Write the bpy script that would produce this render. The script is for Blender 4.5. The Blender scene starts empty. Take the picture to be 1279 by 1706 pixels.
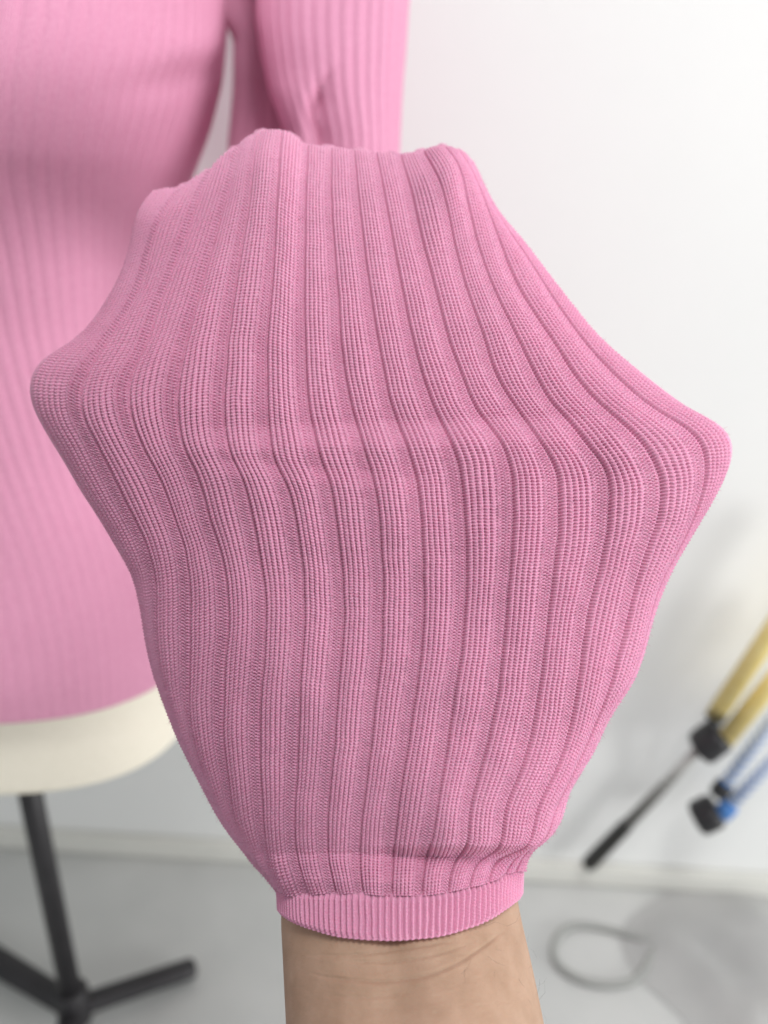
import bpy, bmesh, math, random
import numpy as np
from mathutils import Vector

random.seed(4)
rng = np.random.default_rng(7)
S = bpy.context.scene
COL = S.collection

# ------------------------------------------------------------------ camera
FPX, CX, CY, W, H = 1289.0, 639.5, 853.0, 1279, 1706
CAM_Z, PITCH = 0.75, math.radians(21.0)
cam_d = bpy.data.cameras.new('camera')
cam = bpy.data.objects.new('camera', cam_d)
COL.objects.link(cam)
cam.location = (0, 0, CAM_Z)
cam.rotation_euler = (math.radians(90) - PITCH, 0, 0)
cam_d.sensor_fit = 'VERTICAL'
cam_d.sensor_height = 36.0
cam_d.sensor_width = 27.0
cam_d.lens = 36.0 * FPX / H
cam_d.clip_start = 0.01
cam_d.clip_end = 50
cam_d.dof.use_dof = True
cam_d.dof.focus_distance = 0.240
cam_d.dof.aperture_fstop = 5.3
S.camera = cam

# ------------------------------------------------------------------ light
wd = bpy.data.worlds.new('World')
S.world = wd
wd.use_nodes = True
bg = wd.node_tree.nodes['Background']
bg.inputs[0].default_value = (0.95, 0.98, 1.0, 1)
bg.inputs[1].default_value = 0.51


def area(name, loc, target, size, power, color):
    l = bpy.data.lights.new(name, 'AREA')
    l.shape = 'RECTANGLE'
    l.size, l.size_y = size
    l.energy = power
    l.color = color
    o = bpy.data.objects.new(name, l)
    COL.objects.link(o)
    o.location = loc
    d = Vector(target) - Vector(loc)
    o.rotation_euler = d.to_track_quat('-Z', 'Y').to_euler()
    return o


area('window_light', (2.05, -0.45, 0.42), (-0.1, 0.35, 0.66), (1.0, 0.9), 34.0, (1.0, 1.0, 0.99))
area('ceiling_light', (0.40, -0.25, 2.1), (-0.05, 0.42, 0.4), (0.5, 0.5), 18.0, (1.0, 1.0, 0.985))

S.view_settings.view_transform = 'Standard'
S.view_settings.look = 'None'
S.view_settings.exposure = 0.04
S.view_settings.gamma = 1.0
S.cycles.max_bounces = 9
S.cycles.diffuse_bounces = 6

# ------------------------------------------------------------------ space helpers
cp, sp = math.cos(PITCH), math.sin(PITCH)


def at(px, py, d):
    """world points for picture positions at depth d (metres along the optical axis)"""
    px, py, d = np.broadcast_arrays(np.asarray(px, float), np.asarray(py, float), np.asarray(d, float))
    x = (px - CX) / FPX * d
    y = -(py - CY) / FPX * d
    return np.stack([x, y * sp + d * cp, CAM_Z + y * cp - d * sp], -1)


def on_floor(px, py, z=0.0):
    v = at(px, py, 1.0) - np.array([0, 0, CAM_Z])
    t = (z - CAM_Z) / v[..., 2]
    return np.array([0, 0, CAM_Z]) + v * t[..., None]


def on_vertical(px, py, p0, n):
    o = np.array([0, 0, CAM_Z])
    v = at(px, py, 1.0) - o
    t = ((p0 - o) @ n) / (v @ n)
    return o + v * np.asarray(t)[..., None]


def smooth(a, b, x):
    t = np.clip((x - a) / (b - a), 0, 1)
    return t * t * (3 - 2 * t)


def pchip(xk, Y, x):
    """monotone cubic along axis 0; Y (n, ...)"""
    xk = np.asarray(xk, float); Y = np.asarray(Y, float); x = np.asarray(x, float)
    if Y.ndim == 1 and x.ndim > 1:
        return pchip(xk, Y, x.ravel()).reshape(x.shape)
    sh = (-1,) + (1,) * (Y.ndim - 1)
    h = np.diff(xk).reshape(sh)
    dl = np.diff(Y, axis=0) / h
    m = np.zeros_like(Y)
    a, b = dl[:-1], dl[1:]
    w1 = 2 * h[1:] + h[:-1]; w2 = h[1:] + 2 * h[:-1]
    ok = (a * b) > 0
    with np.errstate(divide='ignore', invalid='ignore'):
        hm = (w1 + w2) / (w1 / a + w2 / b)
    m[1:-1] = np.where(ok, hm, 0)
    m[0], m[-1] = dl[0], dl[-1]
    i = np.clip(np.searchsorted(xk, x, side='right') - 1, 0, len(xk) - 2)
    hh = (xk[i + 1] - xk[i])
    t = ((x - xk[i]) / hh).reshape(sh); hh = hh.reshape(sh)
    return ((2 * t**3 - 3 * t**2 + 1) * Y[i] + (t**3 - 2 * t**2 + t) * hh * m[i]
            + (-2 * t**3 + 3 * t**2) * Y[i + 1] + (t**3 - t**2) * hh * m[i + 1])


def cspline(xk, Y, x):
    xk = np.asarray(xk, float); Y = np.asarray(Y, float); x = np.asarray(x, float)
    n = len(xk); shp = Y.shape; Yf = Y.reshape(n, -1)
    h = np.diff(xk)
    A = np.eye(n); B = np.zeros_like(Yf)
    for i in range(1, n - 1):
        A[i, i - 1], A[i, i], A[i, i + 1] = h[i - 1], 2 * (h[i - 1] + h[i]), h[i]
        B[i] = 6 * ((Yf[i + 1] - Yf[i]) / h[i] - (Yf[i] - Yf[i - 1]) / h[i - 1])
    M = np.linalg.solve(A, B)
    i = np.clip(np.searchsorted(xk, x, side='right') - 1, 0, n - 2)
    hh = h[i][:, None]; a = (xk[i + 1] - x)[:, None]; b = (x - xk[i])[:, None]
    r = (M[i] * a**3 + M[i + 1] * b**3) / (6 * hh) + (Yf[i] / hh - M[i] * hh / 6) * a + (Yf[i + 1] / hh - M[i + 1] * hh / 6) * b
    return r.reshape((len(x),) + shp[1:])


def vnoise(x, y, seed=0):
    """smooth value noise in about -1..1"""
    x = np.asarray(x, float); y = np.asarray(y, float)
    g = np.random.default_rng(seed).uniform(-1, 1, (64, 64))
    xi = np.floor(x).astype(int); yi = np.floor(y).astype(int)
    fx = x - xi; fy = y - yi
    fx = fx * fx * (3 - 2 * fx); fy = fy * fy * (3 - 2 * fy)
    q = lambda a, b: g[a % 64, b % 64]
    return (q(xi, yi) * (1 - fx) + q(xi + 1, yi) * fx) * (1 - fy) + (q(xi, yi + 1) * (1 - fx) + q(xi + 1, yi + 1) * fx) * fy


def grid_normals(P):
    du = np.gradient(P, axis=1); dv = np.gradient(P, axis=0)
    n = np.cross(du, dv)
    return n / np.maximum(np.linalg.norm(n, axis=-1, keepdims=True), 1e-12)


# ------------------------------------------------------------------ mesh helpers
def raw_mesh(name, verts, quads, uvs=None):
    me = bpy.data.meshes.new(name)
    verts = np.ascontiguousarray(verts, dtype=np.float32).reshape(-1, 3)
    quads = np.ascontiguousarray(quads, dtype=np.int32).reshape(-1, 4)
    nq = len(quads)
    me.vertices.add(len(verts)); me.vertices.foreach_set('co', verts.ravel())
    me.loops.add(nq * 4); me.loops.foreach_set('vertex_index', quads.ravel())
    me.polygons.add(nq)
    me.polygons.foreach_set('loop_start', np.arange(0, nq * 4, 4, dtype=np.int32))
    me.update(calc_edges=True)
    me.polygons.foreach_set('use_smooth', np.ones(nq, dtype=bool))
    if uvs is not None:
        ul = me.uv_layers.new(name='knit')
        ul.data.foreach_set('uv', np.ascontiguousarray(uvs, dtype=np.float32).reshape(-1, 2)[quads.ravel()].ravel())
    me.validate()
    return me


def grid_quads(nr, nc, off=0, flip=False, wrap=False):
    c = nc if wrap else nc - 1
    r, k = np.meshgrid(np.arange(nr - 1), np.arange(c), indexing='ij')
    k2 = (k + 1) % nc
    q = np.stack([r * nc + k, r * nc + k2, (r + 1) * nc + k2, (r + 1) * nc + k], -1).reshape(-1, 4) + off
    return q[:, ::-1] if flip else q


def grids(name, parts, mat, parent=None):
    """parts: list of (P[nr,nc,3], uv or None, flip, wrap) joined into one mesh object"""
    V, Q, U, off = [], [], [], 0
    for P, uv, flip, wrap in parts:
        nr, nc = P.shape[:2]
        V.append(P.reshape(-1, 3)); Q.append(grid_quads(nr, nc, off, flip, wrap))
        U.append((uv if uv is not None else np.zeros((nr, nc, 2))).reshape(-1, 2))
        off += nr * nc
    me = raw_mesh(name, np.concatenate(V), np.concatenate(Q), np.concatenate(U))
    me.materials.append(mat)
    o = bpy.data.objects.new(name, me)
    COL.objects.link(o)
    if parent: o.parent = parent
    return o


def bm_obj(name, bm, mat, parent=None, smooth_faces=True):
    me = bpy.data.meshes.new(name)
    bmesh.ops.recalc_face_normals(bm, faces=bm.faces[:])
    bm.to_mesh(me); bm.free()
    if smooth_faces:
        for p in me.polygons: p.use_smooth = True
    me.materials.append(mat)
    o = bpy.data.objects.new(name, me)
    COL.objects.link(o)
    if parent: o.parent = parent
    return o


def empty(name, loc=(0, 0, 0)):
    o = bpy.data.objects.new(name, None)
    COL.objects.link(o)
    o.empty_display_size = 0.05
    return o            # parts are built in world space


def tag(o, label=None, cat=None, group=None, kind=None):
    if label: o['label'] = label
    if cat: o['category'] = cat
    if group: o['group'] = group
    if kind: o['kind'] = kind
    return o


def tube(bm, pts, rad, seg=16, flat=1.0, cap=True):
    """swept tube; rad scalar or list"""
    pts = [Vector(p) for p in pts]
    n = len(pts)
    rad = [rad] * n if not hasattr(rad, '__len__') else rad
    rings = []
    up = None
    for i, p in enumerate(pts):
        t = (pts[min(i + 1, n - 1)] - pts[max(i - 1, 0)]).normalized()
        if up is None:
            up = Vector((0, 0, 1)) if abs(t.z) < .9 else Vector((0, 1, 0))
        a = t.cross(up).normalized(); b = a.cross(t).normalized(); up = b
        rings.append([bm.verts.new(p + a * (math.cos(q) * rad[i]) + b * (math.sin(q) * rad[i] * flat))
                      for q in [2 * math.pi * k / seg for k in range(seg)]])
    for i in range(n - 1):
        for k in range(seg):
            bm.faces.new((rings[i][k], rings[i][(k + 1) % seg], rings[i + 1][(k + 1) % seg], rings[i + 1][k]))
    if cap:
        bm.faces.new(rings[0][::-1]); bm.faces.new(rings[-1])


def rounded_tube(bm, a, b, r, seg=20, flat=1.0, bev=None):
    a = Vector(a); b = Vector(b); d = (b - a).normalized(); L = (b - a).length
    bev = bev or min(r * .35, L * .2)
    pts, rad = [], []
    for k in range(5):
        q = k / 4 * math.pi / 2
        pts.append(a + d * bev * (1 - math.cos(q)))
        rad.append(r - bev + bev * math.sin(q))
    for k in range(5):
        q = (4 - k) / 4 * math.pi / 2
        pts.append(b - d * bev * (1 - math.cos(q)))
        rad.append(r - bev + bev * math.sin(q))
    tube(bm, pts, rad, seg, flat)


# ------------------------------------------------------------------ materials
def mat(name, color, rough=0.6, **k):
    m = bpy.data.materials.new(name); m.use_nodes = True
    b = m.node_tree.nodes['Principled BSDF']
    b.inputs['Base Color'].default_value = (*color, 1)
    b.inputs['Roughness'].default_value = rough
    for kk, v in k.items():
        b.inputs[kk].default_value = v
    return m


def mottled(name, c1, c2, scale, rough=0.6, bump=0.0, bscale=None, detail=6, **k):
    m = mat(name, c1, rough, **k)
    nt = m.node_tree; b = nt.nodes['Principled BSDF']
    tc = nt.nodes.new('ShaderNodeTexCoord')
    n = nt.nodes.new('ShaderNodeTexNoise'); n.inputs['Scale'].default_value = scale; n.inputs['Detail'].default_value = detail
    r = nt.nodes.new('ShaderNodeMix'); r.data_type = 'RGBA'
    mr = nt.nodes.new('ShaderNodeMapRange'); mr.inputs[1].default_value = .3; mr.inputs[2].default_value = .7
    nt.links.new(tc.outputs['Object'], n.inputs['Vector'])
    nt.links.new(n.outputs[0], mr.inputs[0]); nt.links.new(mr.outputs[0], r.inputs[0])
    r.inputs[6].default_value = (*c1, 1); r.inputs[7].default_value = (*c2, 1)
    nt.links.new(r.outputs[2], b.inputs['Base Color'])
    if bump:
        n2 = nt.nodes.new('ShaderNodeTexNoise'); n2.inputs['Scale'].default_value = bscale or scale * 4; n2.inputs['Detail'].default_value = 4
        nt.links.new(tc.outputs['Object'], n2.inputs['Vector'])
        bp = nt.nodes.new('ShaderNodeBump'); bp.inputs['Strength'].default_value = bump; bp.inputs['Distance'].default_value = 0.001
        nt.links.new(n2.outputs[0], bp.inputs['Height']); nt.links.new(bp.outputs[0], b.inputs['Normal'])
    return m


PINK1, PINK2 = (0.675, 0.280, 0.43), (0.755, 0.365, 0.515)
SH = {'Sheen Weight': 0.03, 'Sheen Roughness': 0.6, 'Specular IOR Level': 0.06}
M_yarn = mottled('pink_yarn', PINK1, PINK2, 2600, 0.85, 0.5, 5200, 3, **SH,
                 **{'Subsurface Weight': 0.35, 'Subsurface Scale': 0.0011})
M_yarn.node_tree.nodes['Principled BSDF'].inputs['Subsurface Radius'].default_value = (1.0, .35, .55)


def knit_bump_material():
    m = mottled('pink_knit', PINK1, PINK2, 900, 0.85, 0, None, 3, **SH)
    nt = m.node_tree; b = nt.nodes['Principled BSDF']
    uv = nt.nodes.new('ShaderNodeUVMap'); uv.uv_map = 'knit'
    sx = nt.nodes.new('ShaderNodeSeparateXYZ'); nt.links.new(uv.outputs[0], sx.inputs[0])

    def mth(op, a, bb=None):
        n = nt.nodes.new('ShaderNodeMath'); n.operation = op
        for i, q in enumerate((a, bb)):
            if q is None: continue
            if isinstance(q, (int, float)): n.inputs[i].default_value = q
            else: nt.links.new(q, n.inputs[i])
        return n.outputs[0]
    w = mth('MULTIPLY', sx.outputs[0], 2 * math.pi * 8)
    cw = mth('COSINE', w)
    ph = mth('ADD', mth('MULTIPLY', sx.outputs[1], 2 * math.pi), mth('MULTIPLY', mth('COSINE', mth('MULTIPLY', w, 1.0)), 1.2))
    h = mth('ADD', mth('MULTIPLY', cw, .6), mth('MULTIPLY', mth('COSINE', ph), .5))
    bp = nt.nodes.new('ShaderNodeBump'); bp.inputs['Strength'].default_value = 0.6; bp.inputs['Distance'].default_value = 0.0004
    nt.links.new(h, bp.inputs['Height']); nt.links.new(bp.outputs[0], b.inputs['Normal'])
    return m


M_knit = knit_bump_material()
M_linen = mottled('beige_linen', (0.76, 0.715, 0.60), (0.81, 0.765, 0.655), 500, 0.9, 0.3, 1500)
M_black = mottled('black_plastic', (0.012, 0.012, 0.014), (0.02, 0.02, 0.022), 60, 0.45)
M_stand = mottled('black_painted_steel', (0.014, 0.013, 0.015), (0.024, 0.022, 0.025), 40, 0.5)
M_wall = mottled('white_wall_paint', (0.755, 0.765, 0.755), (0.785, 0.79, 0.78), 3, 0.9, 0.15, 160)
M_skirt = mottled('skirting_paint', (0.66, 0.66, 0.62), (0.72, 0.715, 0.67), 8, 0.5)
M_floor = mottled('grey_floor', (0.47, 0.48, 0.47), (0.62, 0.625, 0.61), 5, 0.35, 0.1, 40)
M_film = mottled('grey_plastic_film', (0.38, 0.38, 0.375), (0.50, 0.50, 0.49), 9, 0.3)
M_cable = mat('grey_cable', (0.32, 0.325, 0.31), 0.5)
M_yellow = mottled('yellow_cord', (0.78, 0.61, 0.20), (0.82, 0.69, 0.32), 160, 0.6)
M_blue = mat('blue_cord', (0.07, 0.21, 0.52), 0.6)
M_white = mat('white_cord', (0.75, 0.78, 0.82), 0.6)
M_steel = mat('dark_steel', (0.02, 0.02, 0.018), 0.4)
M_grey = mat('grey_steel', (0.50, 0.50, 0.48), 0.35)
M_mid = mat('reflection_fade_steel', (0.16, 0.16, 0.15), 0.4)  # in-between grey, paints the rod's fade towards its bright reflection

M_skin = mottled('skin', (0.35, 0.222, 0.150), (0.42, 0.275, 0.195), 130, 0.62, 0.2, 1500, 8,
                 **{'Subsurface Weight': 0.12, 'Subsurface Scale': 0.004, 'Specular IOR Level': 0.25})
M_skin.node_tree.nodes['Principled BSDF'].inputs['Subsurface Radius'].default_value = (1, .35, .2)

# ================================================================== the room
fa = on_floor(0, 1415); fb = on_floor(1279, 1497)
wdir = (fb - fa); wdir[2] = 0; wdir /= np.linalg.norm(wdir)
wn = np.array([wdir[1], -wdir[0], 0.0])            # towards the camera
if wn[1] > 0: wn = -wn

bm = bmesh.new()
q = [bm.verts.new(p) for p in ((-6, -6, 0), (6, -6, 0), (6, 6, 0), (-6, 6, 0))]
bm.faces.new(q)
tag(bm_obj('floor', bm, M_floor), kind='structure')


def slab(name, m, p0, length, thick, z0, z1, back=0.0):
    """upright slab along the wall line; its front lies `back` metres behind the line"""
    bm = bmesh.new()
    a = p0 - wdir * length / 2 - wn * back; b = p0 + wdir * length / 2 - wn * back
    ring = [a, b, b - wn * thick, a - wn * thick]
    lo = [bm.verts.new((p[0], p[1], z0)) for p in ring]; hi = [bm.verts.new((p[0], p[1], z1)) for p in ring]
    bm.faces.new(lo); bm.faces.new(hi)
    for k in range(4): bm.faces.new((lo[k], lo[(k + 1) % 4], hi[(k + 1) % 4], hi[k]))
    bmesh.ops.bevel(bm, geom=[e for e in bm.edges], offset=min(thick * .2, .003), segments=2, affect='EDGES')
    return bm_obj(name, bm, m, None, False)


mid = (fa + fb) / 2
sk_top = on_vertical(1150, 1457, mid, wn)[2]
tag(slab('wall', M_wall, mid, 8, 0.1, -0.05, 2.6, 0.012),
    'plain white painted wall behind the dress form', 'wall', kind='structure')
tag(slab('skirting', M_skirt, mid, 8, 0.0118, 0.0005, sk_top),
    'low off-white skirting along the foot of the white wall', 'skirting', kind='structure')

# ================================================================== sweater
sweater = tag(empty('sweater'), 'pink ribbed knit sweater on the dress form with one sleeve lifted to the front', 'sweater')

G = {
 -1: [(250,322),(234,340),(227,354),(220,387),(210,431),(196,466),(174,503),(149,541),(115,572),(71,597),(57,613),(49,633),(48,655),(56,682),(74,717),(103,764),(134,818),(165,865),(196,918),(221,961),(229,990),(235,1015),(243,1065),(253,1110),(268,1155),(283,1195),(300,1237),(325,1285),(345,1325),(370,1370),(400,1410),(425,1440),(450,1468),(461,1484)],
  0: [(299,311),(273,344),(256,375),(245,412),(234,456),(217,500),(187,544),(165,576),(134,618),(122,650),(124,686),(146,730),(174,786),(206,849),(237,911),(251,955),(254,980),(256,1046),(263,1103),(273,1146),(288,1193),(304,1236),(328,1284),(348,1325),(372,1369),(402,1409),(427,1440),(451,1468),(462,1484)],
  1: [(346,284),(321,337),(304,388),(287,431),(268,481),(249,528),(234,575),(209,618),(199,652),(203,686),(220,733),(256,799),(281,861),(301,924),(308,980),(307,1046),(308,1095),(308,1157),(316,1220),(331,1271),(351,1322),(376,1370),(405,1410),(429,1440),(453,1469),(463.5,1485)],
  2: [(393,244),(374,319),(356,381),(337,444),(324,490),(309,537),(296,580),(287,620),(281,660),(284,700),(290,736),(318,792),(338,861),(359,924),(368,970),(371,1046),(366,1095),(363,1170),(364,1226),(374,1295),(382,1342),(393,1378),(411,1410),(434,1443),(456,1470),(466,1486)],
  3: [(427,222),(417,262),(409,331),(396,403),(384,466),(374,528),(367,577),(364,620),(360,660),(361,700),(369,750),(393,799),(408,861),(420,920),(428,965),(432,1015),(430,1080),(425,1150),(422,1220),(424,1275),(428,1325),(432,1370),(440,1420),(453,1455),(463,1473),(472,1487)],
  4: [(463,216),(459,250),(456,294),(450,388),(441,500),(433,575),(433,630),(434,690),(437,736),(444,768),(463,799),(481,861),(490,920),(495,965),(496,1028),(493,1085),(489,1150),(487,1220),(485,1290),(482,1370),(486,1423),(498,1462),(508,1489)],
  5: [(506,239),(502,325),(499,420),(497,512),(498,580),(502,674),(514,736),(523,770),(536,802),(548,861),(556,920),(560,965),(562,1028),(557,1090),(551,1160),(547,1240),(541,1300),(536,1360),(537,1425),(545,1460),(553,1488)],
  6: [(545,246),(544,325),(548,403),(553,481),(558,580),(573,674),(590,736),(600,770),(610,800),(620,861),(624,920),(627,965),(626,1028),(624,1090),(615,1165),(608,1240),(600,1310),(591,1390),(589,1430),(593,1462),(598,1489)],
  7: [(583,249),(588,310),(595,388),(605,466),(616,545),(622,580),(640,674),(662,736),(674,770),(683,800),(690,861),(694,955),(694,1028),(690,1090),(680,1165),(669,1240),(656,1320),(647,1398),(645,1440),(644,1470),(644,1493)],
  8: [(620,253),(633,325),(647,403),(661,481),(675,553),(681,580),(709,674),(737,736),(748,765),(756,800),(761,861),(766,955),(763,1028),(757,1090),(745,1165),(735,1240),(721,1330),(711,1392),(708,1410),(701,1425),(697,1460),(695,1493)],
  9: [(660,257),(678,325),(695,403),(712,466),(728,528),(742,581),(758,620),(778,674),(808,715),(832,755),(840,793),(843,855),(838,945),(832,1028),(826,1090),(817,1165),(801,1240),(786,1298),(773,1360),(770,1412),(752,1429),(744,1460),(740,1488)],
 10: [(698,253),(725,303),(741,362),(756,434),(772,490),(793,550),(814,620),(845,672),(872,713),(903,758),(917,792),(920,833),(918,895),(911,955),(903,1028),(896,1090),(885,1165),(871,1240),(853,1298),(832,1352),(826,1414),(793,1431),(782,1455),(777,1480)],
 11: [(736,243),(760,272),(770,319),(782,375),(801,443),(827,506),(850,555),(879,620),(903,665),(934,699),(965,740),(993,775),(1003,813),(1000,878),(986,955),(968,1028),(960,1090),(950,1165),(934,1240),(912,1298),(887,1350),(876,1410),(822,1430),(812,1450),(809,1472)],
 12: [(762,249),(785,285),(801,324),(824,394),(850,465),(884,525),(921,581),(944,620),(975,661),(1013,696),(1048,730),(1075,768),(1089,813),(1086,861),(1068,912),(1053,965),(1035,1040),(1020,1100),(1003,1165),(974,1240),(948,1297),(922,1350),(905,1402),(850,1431),(839,1457)],
 13: [(782,262),(806,315),(838,374),(876,431),(910,488),(948,544),(985,593),(1030,640),(1070,675),(1110,700),(1146,725),(1166,755),(1168,795),(1160,835),(1145,880),(1120,930),(1093,985),(1079,1040),(1068,1085),(1056,1120),(1035,1156),(1008,1200),(985,1248),(966,1285),(938,1335),(925,1385),(866,1427),(857,1452)],
 14: [(795,285),(806,312),(835,364),(869,401),(910,454),(955,510),(1000,563),(1053,608),(1105,649),(1146,679),(1184,698),(1207,713),(1220,731),(1222,752),(1216,776),(1198,816),(1171,857),(1144,902),(1120,943),(1099,991),(1087,1024),(1077,1065),(1065,1105),(1052,1137),(1032,1165),(1005,1210),(988,1250),(976,1268),(958,1299),(942,1323),(941,1338),(935,1362),(923,1384),(902,1404),(878,1418),(873,1430),(871,1450)],
}
NV = 90
US = np.arange(-1, 15)
vk = np.linspace(0, 1, NV)
knots = np.zeros((NV, len(US), 2))
for j, u in enumerate(US):
    p = np.array(G[u], float)
    s = np.concatenate([[0], np.cumsum(np.linalg.norm(np.diff(p, axis=0), axis=1))]); s /= s[-1]
    f = pchip(s, p, vk)
    ker = np.exp(-0.5 * (np.arange(-4, 5) / 1.1)**2); ker /= ker.sum()
    for c in (0, 1):       # smooth the traced line, ends kept
        e = f[:, c]
        pad = np.concatenate([2 * e[0] - e[1:5][::-1], e, 2 * e[-1] - e[-5:-1][::-1]])
        f[:, c] = np.convolve(pad, ker, 'valid')
    knots[:, j] = f


def rest_depth(v):
    return pchip([-.05, 0, .12, .3, .45, .6, .8, .93, 1.05], np.array([.292, .288, .281, .272, .266, .263, .262, .262, .262]), v)


def tilt(py):
    return -0.010 * np.clip((py - 1420) / 100, 0, 8)


def half_thick(v):
    return pchip([-.05, 0, .1, .25, .45, .7, .9, 1.05], np.array([.013, .016, .024, .030, .032, .033, .031, .028]), v)


def sleeve_depth(v, xn, px, py):
    prof = np.clip(1 - np.abs(xn)**2.3, 0, 1)**(1 / 2.3)
    d = rest_depth(v) - half_thick(v) * prof
    # the fabric turns away over the finger tips at the top
    top = np.clip(1 - v / 0.055, 0, 1)
    d = d + 0.011 * (1 - np.sqrt(np.clip(1 - top**2, 0, 1)))
    # ledge over the knuckles
    win = smooth(250, 420, px) * (1 - smooth(860, 1010, px))
    led = 742 - 0.03 * (px - 600)
    d = d - 0.0034 * smooth(led - 45, led + 8, py) * win * (1 - .75 * smooth(led + 10, led + 330, py))
    led2 = 800 + .08 * (px - 500)
    d = d - 0.0013 * smooth(led2 - 30, led2 + 6, py) * smooth(300, 400, px) * (1 - smooth(600, 760, px)) * (1 - smooth(led2, led2 + 160, py))
    # slack fabric that hangs over the cuff on one side
    pf = smooth(560, 760, px)
    d = d - 0.0058 * pf * smooth(1180, 1385, py) * (1 - smooth(1405, 1428, py))
    # knuckle bump top left, finger tip top right
    d = d - 0.0016 * np.exp(-((px - 262)**2 + (py - 372)**2) / (2 * 38**2))
    d = d - 0.004 * np.exp(-((px - 745)**2 / (2 * 28**2) + (py - 290)**2 / (2 * 60**2)))
    d = d - 0.003 * np.exp(-((px - 450)**2 / (2 * 34**2) + (py - 260)**2 / (2 * 60**2)))
    d = d + tilt(py)
    d = d + 0.0013 * smooth(.978, 1.0, v)
    d = d + 0.0010 * vnoise(px / 95, py / 140, 3) + 0.0002 * vnoise(px / 40, py / 50, 5)
    return d


def knit_height(u, c, unev):
    """height in metres of the rib and its stitches; gutters sit at whole u, eight wales to a rib"""
    w = u * 8.0
    dist = np.abs(w - 8 * np.round(u))             # wales from the gutter centre, 0..4
    sd = w - 8 * np.round(u)
    out = (u > 13.5) | (u < -.5)                       # no gutter on the very outline
    dist = np.where(out, 4.0, dist); sd = np.where(out, 4.0, sd)
    R = np.where(sd > 0, smooth(1.35, 2.0, dist), smooth(0.85, 2.2, dist))
    rib = 0.00062 * R + 0.00022 * smooth(2.3, 4, dist)
    xk = np.mod(w - 1.5, 1.0) - 0.5
    ax = np.abs(xk)
    colm = (1 - (2 * ax)**3.0) - 0.12 * np.exp(-(xk / .08)**2)
    stitch = np.cos(2 * math.pi * (c + 1.0 * ax))
    flank = np.exp(-((sd + 1.62) / .50)**2)            # the last wale of a rib rolls over its edge
    rib = rib + 0.00085 * flank - 0.00105 * np.exp(-((sd - 1.36) / .30)**2)
    knit = (1 - .9 * flank) * 0.00115 * colm + 0.00030 * stitch * (0.45 + ax * 1.1) - 0.00078
    # purl side: rows of small loops with staggered holes
    wave = np.cos(2 * math.pi * (xk + .5))
    pl = np.cos(2 * math.pi * (c + 0.22 * wave))
    cs = np.cos(2 * math.pi * c)
    hole = np.exp(-(xk / .20)**2) * np.clip(cs, 0, 1)**2 + np.exp(-((ax - .5) / .20)**2) * np.clip(-cs, 0, 1)**2
    purl = 0.00020 * pl - 0.00090 * hole + 0.00046
    t = np.where(sd > 0, smooth(1.5, 1.9, dist), smooth(1.05, 1.5, dist))
    return rib + (knit * t + purl * (1 - t)) * unev


NRIB, NW, NC = 15, 6, 240
ncol, nrow = NRIB * 8 * NW + 1, NC * 6 + 1
uf = np.linspace(-1, 14, ncol); vf = np.linspace(0, 1, nrow)


def front_sheet(uf, vf):
    rows = cspline(vk, knots, vf)                                       # nrow,16,2
    img = pchip(US, np.swapaxes(rows, 0, 1), uf)                        # ncol,nrow,2
    img = np.swapaxes(img, 0, 1)
    Lp, Rp = img[:, :1], img[:, -1:]
    ch = Rp - Lp
    xn = 2 * ((img - Lp) * ch).sum(-1) / (ch**2).sum(-1) - 1
    xn = np.clip(xn, -1, 1)
    V = np.broadcast_to(vf[:, None], xn.shape)
    d = sleeve_depth(V, xn, img[..., 0], img[..., 1])
    return img, xn, V, d


img, xn, V, dep = front_sheet(uf, vf)
P = at(img[..., 0], img[..., 1], dep)
Nn = grid_normals(P)
camp = np.array([0, 0, CAM_Z])
sgn = np.sign((Nn * (camp - P)).sum(-1)).mean()
Nn = Nn * (1 if sgn > 0 else -1)
pitch = np.linalg.norm(np.gradient(P, axis=1), axis=-1) * 8 * NW       # metres per rib
amp = np.clip(pitch / 0.0125, 0.05, 1.15) * (1 + .5 * smooth(1405, 1445, img[..., 1]))
Uf = np.broadcast_to(uf[None], xn.shape)
cc = V * NC + 0.18 * vnoise(Uf * 3, V * 60, 11) + 0.16 * vnoise(Uf * 8, V * 23, 12)
unev = 1 + 0.16 * vnoise(Uf * 8, V * NC, 13)
hgt = knit_height(Uf + 0.012 * vnoise(Uf * 2, V * 40, 14), cc, unev) * amp
hgt -= 0.0003 * amp
fade = smooth(0, .18, Uf + 1) * (1 - smooth(13.82, 14, Uf))             # flush with the back at both sides
hgt *= fade
P_front = P + Nn * hgt[..., None]
uv_front = np.stack([Uf, cc], -1)

# back of the sleeve, and the stretch that runs back to the shoulder behind it
nb_r, nb_c = 80, 15 * 8 + 1
vb = np.linspace(0, 1, nb_r)
imgb, xnb, Vb, depb = front_sheet(np.linspace(-1, 14, 361), vb)
tb = np.linspace(0, 1, nb_c); xb = np.cos(math.pi * tb)                 # from the right edge round to the left
ub = 14 + 15 * tb
Pb = np.zeros((nb_r, nb_c, 3)); edge_back = np.zeros((nb_r, nb_c))
for i in range(nb_r):
    ix = np.interp(xb * (1 - .012 * np.sin(math.pi * tb)**.3), xnb[i], imgb[i, :, 0]); iy = np.interp(xb, xnb[i], imgb[i, :, 1])
    e0 = depb[i, -1] * (1 - tb) + depb[i, 0] * tb
    dd = e0 + 0.8 * half_thick(np.array([vb[i]]))[0] * np.sqrt(np.clip(1 - xb**2, 0, 1))
    Pb[i] = at(ix, iy, dd)
Nb = grid_normals(Pb)
sgn = np.sign((Nb * (camp - Pb)).sum(-1)).mean(); Nb = Nb * (-1 if sgn > 0 else 1)
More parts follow.
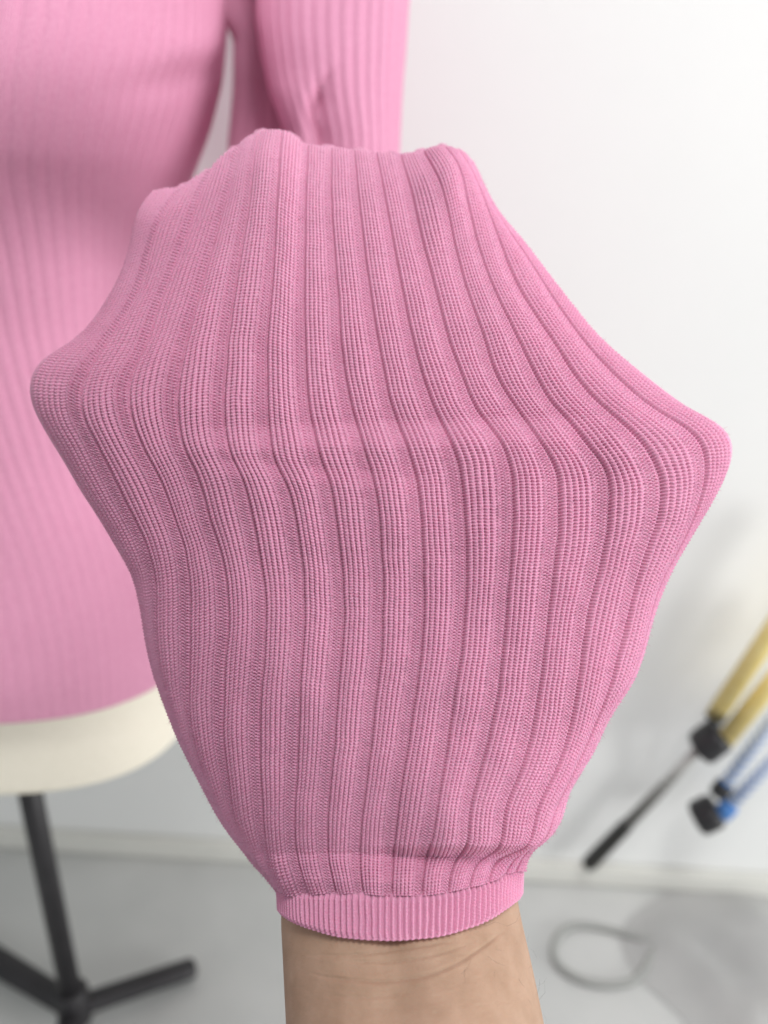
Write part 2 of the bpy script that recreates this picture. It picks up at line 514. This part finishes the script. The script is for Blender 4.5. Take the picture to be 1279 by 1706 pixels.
hb = 0.0013 * (smooth(.14, .3, np.abs(ub - np.round(ub))) - 1)
Pb = Pb + Nb * (hb * np.sin(math.pi * tb)**.5)[None, :, None]
uv_b = np.stack(np.broadcast_arrays(ub[None], (vb * NC)[:, None]), -1)

# U-turn behind the top edge: ring at v=0 blends into the lower end of the hanging sleeve
ringf = P_front[0]                         # left to right over the front
ringb = Pb[0]                                    # right to left behind
ring0 = np.concatenate([ringf[:-1], ringb[:-1]])
nr0 = len(ring0)
ang = np.concatenate([np.linspace(0, math.pi, len(ringf) - 1, endpoint=False), np.linspace(math.pi, 2 * math.pi, len(ringb) - 1, endpoint=False)])
ctr = at(560, 470, 0.44)
tgt = np.stack([ctr[0] - 0.040 * np.cos(ang), ctr[1] - 0.026 * np.sin(ang), np.full(nr0, ctr[2])], -1)
K = 16
ext = []
for k in range(K + 1):
    t = k / K
    s = t * t * (3 - 2 * t)
    b = ring0 * (1 - s) + tgt * s
    b = b + np.array([0, 0.012, -0.004]) * math.sin(math.pi * t)
    ext.append(b)
ext = np.array(ext)
uv_e = np.stack(np.broadcast_arrays((ang / (2 * math.pi) * 30)[None], (-np.arange(K + 1) * 6.0)[:, None]), -1)

sleeve = grids('sleeve', [(P_front, uv_front, False, False), (Pb, uv_b, False, False), (ext, uv_e, True, True)], M_yarn, sweater)

# ---- cuff: fine single ribs round the wrist
NCR = 58
nct, ncv = NCR * 2 * 10, 64
th = np.linspace(0, 2 * math.pi, nct, endpoint=False)                   # 0 = left edge, pi/2 = front, pi = right edge
topx = [461, 480, 508, 553, 598, 644, 695, 740, 777, 809, 839, 857, 871]
topy = [1484, 1487, 1489, 1489, 1490, 1493, 1493, 1489, 1480, 1472, 1460, 1454, 1450]
botx = [464, 480, 516, 575, 652, 720, 788, 847, 868]
boty = [1520, 1533, 1549, 1563, 1568, 1563, 1545, 1513, 1495]
xs = -np.cos(th)
tx = 666 + 202.5 * xs; bx = 666 + 199.5 * xs
ty = pchip(topx, np.array(topy, float), np.clip(tx, 461, 871))
by = pchip(botx, np.array(boty, float), np.clip(bx, 464, 868))
front = np.sin(th)
tyb = 1475 - 30 * (-np.clip(front, -1, 0)); byb = 1508 - 40 * (-np.clip(front, -1, 0))
ty = np.where(front >= 0, ty, tyb + (ty - 1467) * 0); by = np.where(front >= 0, by, byb)
lin = 1484 * (1 - xs) / 2 + 1450 * (1 + xs) / 2
lib = 1520 * (1 - xs) / 2 + 1495 * (1 + xs) / 2
ty = np.where(front >= 0, ty, lin - 30 * (-front)); by = np.where(front >= 0, by, lib - 40 * (-front))
rowsP, rowsC = [], []
for i in range(ncv):
    t = i / (ncv - 1)
    m = min(t / 0.86, 1.0)                       # last rows roll inside
    r = max(0, (t - 0.86) / 0.14)
    x = tx + (bx - tx) * m; y = (ty - 9) + (by - ty + 9) * m
    half = 0.0291 - 0.0012 * m
    pr = np.sign(front) * (1 - np.abs(xs)**2.3).clip(0, 1)**(1 / 2.3)
    d = 0.262 + tilt(y) - half * pr
    p = at(x, y, d)
    cen = at(666, y.mean(), 0.262 + tilt(y.mean()))
    rad = p - cen; rad /= np.linalg.norm(rad, axis=1, keepdims=True)
    fall = np.array([0, 0.35, 1.0])
    p = p - rad * (0.0026 * math.sin(r * math.pi / 2)) + np.array([0, sp * .0006, cp * .0006]) * (r > .3) * r
    ph = th / (2 * math.pi) * NCR * 2
    course = m * 13
    rib = 0.5 + 0.5 * np.cos(2 * math.pi * (ph + 0.08 * vnoise(ph * .6, np.full_like(ph, t * 4), 21)))
    frac = np.abs(np.mod(ph + .5, 1) - .5)
    h = 0.0014 * rib**0.6 * (1 - r) * (1 - .65 * smooth(.72, .86, t)) + 0.00010 * np.cos(2 * math.pi * (course + 1.2 * frac)) * rib * (1 - r)
    h = h * smooth(.0, .2, t) - 0.0003 - 0.0004 * (1 - smooth(0, .10, t)) + 0.0003 * vnoise(ph * .35, np.full_like(ph, t * 2), 22)
    rowsP.append(p + rad * h[:, None])
    rowsC.append(np.stack([ph, np.full_like(ph, course)], -1))
grids('cuff', [(np.array(rowsP), np.array(rowsC), False, True)], M_yarn, sweater)

# ---- body of the sweater on the dress form
_hub = on_floor(122, 1672, 0.035)
AX, AY = float(_hub[0]), float(_hub[1])
bz = [0.458, 0.48, 0.51, 0.56, 0.62, 0.68, 0.72, 0.748, 0.766, 0.78, 0.81, 0.84, 0.87, 0.93, 1.00, 1.04]
ba = [0.167, 0.170, 0.172, 0.166, 0.154, 0.152, 0.158, 0.165, 0.171, 0.178, 0.192, 0.202, 0.206, 0.198, 0.165, 0.07]
bb = [0.136, 0.138, 0.134, 0.122, 0.114, 0.116, 0.126, 0.141, 0.155, 0.164, 0.170, 0.162, 0.151, 0.125, 0.090, 0.06]
NB = 112


def body_grid(nr, ncl, inset=0.0, z0=None, z1=None, ribs=True):
    z = np.linspace(z0 or bz[0], z1 or bz[-1], nr)
    a = pchip(bz, np.array(ba), z)[:, None] - inset; b = pchip(bz, np.array(bb), z)[:, None] - inset
    t = np.linspace(0, 2 * math.pi, ncl, endpoint=False)[None]
    Z = np.broadcast_to(z[:, None], (nr, ncl))
    c, s = np.cos(t), np.sin(t)
    ex = 0.58 + 0.34 * smooth(.48, .72, z)[:, None]
    X = AX + a * np.sign(c) * np.abs(c)**ex; Y = AY - b * np.sign(s) * np.abs(s)**ex
    Pp = np.stack([X, Y, Z], -1)
    return Pp, np.broadcast_to(t, Z.shape), Z


Pp, T, Z = body_grid(260, NB * 10)
N2 = grid_normals(Pp); N2 *= np.sign((N2[..., :2] * (Pp[..., :2] - np.array([AX, AY]))).sum(-1).mean())
ur = T / (2 * math.pi) * NB
ribh = 0.0006 * (smooth(.08, .26, np.abs(ur - np.round(ur))) - 1) * (.22 + .78 * smooth(.54, .70, Z))
zf = Z - .824 + .045 * (T - .2)
hr = 0.0022 * np.exp(-(zf - .012)**2 / (2 * .009**2)) * np.exp(-((T - .2)**2) / (2 * .2**2))
hr -= 0.0024 * np.exp(-zf**2 / (2 * .006**2)) * np.exp(-((T - .2)**2) / (2 * .2**2))
hr += 0.0004 * vnoise(T * 4, Z * 14, 31)
Pp = Pp + N2 * (ribh + hr + 0.001)[..., None]
hemz = 0.0015
Pp[0] = Pp[0] - N2[0] * 0.002
grids('body', [(Pp, np.stack([ur, Z / 0.0019], -1), False, True)], M_knit, sweater)

# ---- hanging upper sleeve: front lobe and the fold behind it
def lobe(rows, seg, ribs, amp_, seed):
    """rows: (left px, right px, py, depth, half thickness)"""
    R = np.array(rows, float)
    yk = R[:, 2]; yy = np.linspace(yk[0], yk[-1], 140)
    L, Rr, D, Bt = (pchip(yk, R[:, i], yy) for i in (0, 1, 3, 4))
    t = np.linspace(0, 2 * math.pi, seg, endpoint=False)[None]
    xs_ = -np.cos(t); fr = np.sin(t)
    px = (L + Rr)[:, None] / 2 + (Rr - L)[:, None] / 2 * xs_
    d = D[:, None] - Bt[:, None] * np.sign(fr) * np.abs(fr)**.9
    py = np.broadcast_to(yy[:, None], px.shape)
    u = t / (2 * math.pi) * ribs + 0 * py
    return px, py, d, u, t + 0 * py


px, py, d, u, t = lobe([(405, 690, -260, .50, .035), (425, 687, -60, .485, .040), (425, 681, 20, .475, .040), (432, 677, 80, .47, .040),
                        (444, 672, 140, .468, .040), (462, 669, 190, .466, .038), (478, 667, 235, .465, .036), (484, 664, 330, .462, .034),
                        (488, 655, 480, .455, .032), (500, 640, 560, .45, .025), (540, 600, 600, .45, .006)], 360, 34, 1, 41)
# slanting fold: the slack of the lower arm tucks under
edge = 528 - (190 - py) * -0.0 + 0.0 * px
fx = pchip([60, 105, 120, 150, 200, 240, 300], np.array([560., 552, 540, 526, 518, 524, 530]), py)
fold = smooth(100, 185, py)
frs = (np.sin(t) > 0)
d = d + 0.0065 * fold * frs * np.exp(-((px - fx - 6) / 16.0)**2)
d = d + 0.004 * fold * frs * smooth(0, 12, px - fx) * np.exp(-np.clip(px - fx - 12, 0, None) / 60.0)
d = d - 0.004 * fold * frs * np.exp(-((px - fx + 34)**2) / (2 * 26.0**2))
d = d + 0.0015 * vnoise(px / 60, py / 120, 42)
d = d - 0.0011 * (smooth(.1, .3, np.abs(u - np.round(u))) - 0) * np.sign(np.sin(t))
PL = at(px, py, d)
px2, py2, d2, u2, t2 = lobe([(330, 480, -260, .54, .02), (352, 500, -60, .545, .02), (366, 505, 20, .54, .022), (388, 520, 75, .535, .025),
                             (388, 530, 130, .53, .027), (384, 540, 190, .525, .028), (379, 545, 250, .52, .028), (385, 560, 340, .51, .028),
                             (420, 560, 470, .50, .024), (470, 540, 540, .49, .006)], 200, 24, 1, 43)
d2 = d2 + 0.001 * vnoise(px2 / 50, py2 / 90, 44) - 0.001 * smooth(.1, .3, np.abs(u2 - np.round(u2))) * np.sign(np.sin(t2))
PL2 = at(px2, py2, d2)
grids('upper_sleeve', [(PL, np.stack([u, py / 3.0], -1), False, True), (PL2, np.stack([u2, py2 / 3.0], -1), False, True)], M_knit, sweater)

# ================================================================== dress form
form = tag(empty('dress_form'), 'beige linen dress form on a black pole stand wearing the pink sweater', 'dress form')
z0f = 0.388
Pf, Tf, Zf = body_grid(90, 160, 0.012, 0.46, 1.02)
zs = np.linspace(0, 1, 26)
low = []
for k in zs:
    z = 0.46 - (0.46 - z0f) * k
    sh = 0.012 * (1 - k) + 0.008 * k + 0.018 * np.clip((k - .82) / .18, 0, 1)**2.2
    t = Tf[0]; c, s = np.cos(t), np.sin(t)
    a, b = ba[0] - sh, bb[0] - sh
    low.append(np.stack([AX + a * np.sign(c) * np.abs(c)**.58, AY - b * np.sign(s) * np.abs(s)**.58, np.full_like(t, z)], -1))
low = np.array(low)[::-1]
cap = np.array([np.array([AX, AY, z0f + .001]) + (low[0] - np.array([AX, AY, z0f])) * f for f in (0.02, .3, .6, .9)])
grids('torso', [(np.concatenate([cap, low[:-1], Pf]), None, False, True)], M_linen, form)

bm = bmesh.new()
tube(bm, [(AX, AY, 0.035), (AX, AY, z0f + .05)], 0.0098, 24)
bm_obj('pole', bm, M_stand, form)
bm = bmesh.new()
rounded_tube(bm, (AX - .006, AY - .004, z0f - .05), (AX - .020, AY - .009, z0f - .05), 0.0075, 16)
bm_obj('knob', bm, M_black, form)
bm = bmesh.new()
rounded_tube(bm, (AX, AY, 0.012), (AX, AY, 0.055), 0.016, 24)
bm_obj('hub', bm, M_stand, form)
tipr = on_floor(318, 1606, 0.02); tipl = on_floor(-150, 1500, 0.02)
base = np.array([AX, AY, 0.03])
tips = [tipr, tipl, base + np.array([0.02, -0.26, -0.01]), base + np.array([-.23, .12, -.01])]
for tp in tips:
    bm = bmesh.new()
    dv = tp - base; n = 10
    pts = [base + dv * (k / n) + np.array([0, 0, -0.006 * (k / n)]) for k in range(n + 1)]
    pts += [pts[-1] + dv / np.linalg.norm(dv) * .004]
    tube(bm, pts, [.0115] * (n + 1) + [.008], 18, 0.75)
    bm_obj('leg', bm, M_stand, form)

# ================================================================== person: forearm that goes up into the cuff
yk = [1000, 1250, 1400, 1480, 1530, 1600, 1706, 1900, 2300, 2800]
Lk = [520, 500, 482, 469, 468, 471, 476, 484, 492, 500]
Rk = [800, 815, 840, 858, 868, 884, 906, 940, 985, 1000]
Tk = [.012, .018, .022, .0245, .0250, .0272, .031, .035, .040, .042]
yy = np.concatenate([np.linspace(1000, 1480, 30), np.linspace(1484, 1760, 150), np.linspace(1780, 2800, 40)])
L, Rr, Th = (pchip(yk, np.array(q, float), yy)[:, None] for q in (Lk, Rk, Tk))
t = np.linspace(0, 2 * math.pi, 420, endpoint=False)[None]
xs = -np.cos(t); fr = np.sin(t)
px = (L + Rr) / 2 + (Rr - L) / 2 * xs
sag = 26 * np.sqrt(np.clip(1 - xs**2, 0, 1)) * np.sign(fr)
py = yy[:, None] + sag * 0
d = 0.262 + np.maximum(tilt(py), -.05) - Th * np.sign(fr) * np.abs(fr)**1.0


def crease(pts, w, depth):
    p = np.array(pts, float)
    yc = pchip(p[:, 0], p[:, 1], np.clip(px, p[0, 0], p[-1, 0]))
    fade = smooth(p[0, 0], p[0, 0] + 50, px) * (1 - smooth(p[-1, 0] - 50, p[-1, 0], px))
    dy = py - yc
    return depth * fade * (np.exp(-(dy / w)**2) - .45 * np.exp(-((dy - 2.6 * w) / (2.4 * w))**2)) * (fr > 0)


d = d + crease([(505, 1590), (560, 1592), (620, 1588), (700, 1577), (760, 1566)], 2.6, .0003)
d = d + crease([(500, 1618), (560, 1630), (640, 1635), (700, 1628), (760, 1606), (800, 1580), (860, 1535)], 3.0, .0004)
d = d + crease([(560, 1600), (640, 1603), (720, 1592), (800, 1566)], 2.2, .00025)
d = d + crease([(520, 1655), (600, 1662), (690, 1655)], 3, .0002)
d = d - 0.0013 * np.exp(-((px - 560)**2) / (2 * 45.0**2)) * (fr > 0) - 0.0010 * np.exp(-((px - 760)**2) / (2 * 60.0**2)) * (fr > 0)
d = d + 0.0013 * np.exp(-((px - 655 - .1 * (py - 1600))**2) / (2 * 22.0**2)) * (fr > 0)
d = d + 0.00007 * vnoise(px / 9, py / 5, 51) + 0.0002 * vnoise(px / 50, py / 40, 52)
PA = at(px, py, d)
capA = np.array([PA[0].mean(0) + (PA[0] - PA[0].mean(0)) * f + (PA[0] - PA[6]).mean(0) * g for f, g in ((.01, .9), (.5, .75), (.85, .4))])
capB = np.array([PA[-1].mean(0) + (PA[-1] - PA[-1].mean(0)) * f for f in (.6, .01)])
arm = grids('person', [(np.concatenate([capA, PA, capB]), None, False, True)], M_skin)
tag(arm, 'bare forearm and wrist of a person reaching up into the pink sleeve cuff', 'person')

# ================================================================== rods by the wall
def wall_at(px_, py_, off):
    return on_vertical(px_, py_, mid + wn * off, wn)


def leaning(name, label, clampA, clampB, rails, rmat, stripe, foot=None):
    root = tag(empty(name), label, 'pole', 'clamped poles leaning by the white wall')
    off = 0.035
    a = wall_at(*clampA, off); b = wall_at(*clampB, off)
    bm = bmesh.new()
    rounded_tube(bm, a, b, 0.0205, 24, 0.8, 0.007)
    bm_obj('clamp', bm, M_black, root)
    for (p, q_) in rails:
        A = wall_at(*p, off + .004); B = wall_at(*q_, off + .004)
        B = A + (B - A) * 2.2
        bm = bmesh.new()
        if stripe:
            tube(bm, [A, B], 0.0062, 16)
            r = bm_obj('rail', bm, M_white, root)
            bm = bmesh.new()
            n = int(np.linalg.norm(B - A) / 0.010)
            for k in range(n):
                c0 = A + (B - A) * ((k + .08) / n); c1 = A + (B - A) * ((k + .56) / n)
                rounded_tube(bm, c0, c1, 0.0066, 12, 1.0, 0.0015)
            bm_obj('stripe', bm, M_blue, r)['kind'] = 'stuff'
        else:
            tube(bm, [A, B], 0.0095, 16)
            bm_obj('rail', bm, rmat, root)
        bm = bmesh.new()
        rounded_tube(bm, A - (B - A) / np.linalg.norm(B - A) * .006, A + (B - A) / np.linalg.norm(B - A) * .012, 0.0095, 16)
        bm_obj('socket', bm, M_black if p[1] < clampB[1] + 1 and rails.index((p, q_)) == 0 else (M_blue if stripe else rmat), root)
    if foot:
        A = wall_at(*foot[0], 0.010); Bm = wall_at(*foot[1], .016); C = wall_at(*clampA, off)
        bm = bmesh.new(); tube(bm, [Bm, C], 0.0056, 16); bm_obj('shaft', bm, M_grey, root)
        Mm = A + (Bm - A) * .55
        bm = bmesh.new(); tube(bm, [Mm, Bm], [.0066, .0058], 16); bm_obj('reflection_fade', bm, M_mid, root)  # middle stretch of the rod, its fade into reflected light put into the colour
        bm = bmesh.new(); tube(bm, [A, A + (Mm - A) * .08, A + (Mm - A) * .9, Mm], [.0070, .0088, .0078, .0068], 16); bm_obj('foot', bm, M_steel, root)
    return root


leaning('leaning_pole', 'yellow twin-rail pole with a black clamp and slim dark foot leaning at the wall',
        (1163, 1250), (1203, 1220), [((1192, 1192), (1279, 1062)), ((1208, 1232), (1279, 1146))], M_yellow, False,
        ((978, 1442), (1108, 1308)))
leaning('leaning_pole', 'blue and white striped twin-rail pole with a black clamp below the yellow one',
        (1158, 1366), (1196, 1348), [((1199, 1318), (1279, 1212)), ((1206, 1352), (1279, 1276))], M_blue, True)

# ================================================================== floor clutter
cpts = [(1290, 1560), (1200, 1552), (1120, 1553), (1090, 1580), (1068, 1620), (1035, 1638), (980, 1636), (935, 1612), (922, 1580), (938, 1550), (975, 1541), (1030, 1552), (1100, 1572), (1180, 1590)]
pp = np.array([on_floor(x, y, .0045) for x, y in cpts])
s = np.arange(len(pp)); fine = cspline(s, pp, np.linspace(0, len(pp) - 1, 150))
fine[:, 2] = .0042 + .0006 * np.sin(np.arange(150) * .2)
bm = bmesh.new(); tube(bm, fine, 0.0038, 12)
tag(bm_obj('cable', bm, M_cable), 'grey cable lying in a loop on the floor right of the wrist', 'cable')

# crumpled film lying on the floor at the right
c0 = on_floor(1330, 1660)
tt, rr = np.meshgrid(np.linspace(0, 2 * math.pi, 160, endpoint=False), np.linspace(0.01, 1, 60))
rad_ = rr * (0.155 + .02 * np.sin(3 * tt + 1) + .012 * np.sin(5 * tt))
gx, gy = rad_ * np.cos(tt) * 1.05, rad_ * np.sin(tt) * .95
hz = 0.020 + .013 * vnoise(gx * 13 + 3, gy * 11, 61) + .003 * vnoise(gx * 26, gy * 30 + gx * 14, 62)
hz = np.maximum(hz * (1 - smooth(.45, 1, rr)), 0) + .0012
grid_ = np.stack([c0[0] + gx, c0[1] + gy, hz], -1)
tag(grids('plastic_sheet', [(grid_, None, False, True)], M_film), 'crumpled grey plastic sheet on the floor in the lower right corner', 'sheet')

# ================================================================== loose fibres of the yarn
def fuzz(name, Pg, Ng, n, parent, m, lo, hi, seed, width=.000035, lift=.75):
    r = np.random.default_rng(seed)
    i = r.integers(2, Pg.shape[0] - 2, n); j = r.integers(2, Pg.shape[1] - 2, n)
    p = Pg[i, j]; nn = Ng[i, j]
    rd = r.normal(size=(n, 3)); rd /= np.linalg.norm(rd, axis=1, keepdims=True)
    d1 = nn * lift + rd * .8; d1 /= np.linalg.norm(d1, axis=1, keepdims=True)
    rd2 = r.normal(size=(n, 3)); d2 = d1 + rd2 * .45; d2 /= np.linalg.norm(d2, axis=1, keepdims=True)
    L = r.uniform(lo, hi, (n, 1))
    side = np.cross(d1, r.normal(size=(n, 3))); side /= np.linalg.norm(side, axis=1, keepdims=True)
    a = p; b = p + d1 * L * .5; c = b + d2 * L * .5
    w = width
    Vv = np.stack([a - side * w, a + side * w, b + side * w, b - side * w, c + side * w * .4, c - side * w * .4], 1)
    k = np.arange(n)[:, None] * 6
    Qd = np.concatenate([k + np.array([[0, 1, 2, 3]]), k + np.array([[3, 2, 4, 5]])])
    me = raw_mesh(name, Vv.reshape(-1, 3), Qd)
    me.materials.append(m)
    o = bpy.data.objects.new(name, me); COL.objects.link(o); o.parent = parent
    o['kind'] = 'stuff'
    return o


fuzz('fuzz', P_front, Nn, 16000, sleeve, M_yarn, .0006, .0021, 71)
M_hair = mat('dark_hair', (0.03, 0.02, 0.015), 0.6)
NA = grid_normals(PA); NA *= np.sign((NA * (PA - PA.mean(1, keepdims=True))).sum(-1).mean())
fuzz('arm_hair', PA[45:185, 130:225], NA[45:185, 130:225], 45, arm, M_hair, .003, .007, 72, .000022, .35)
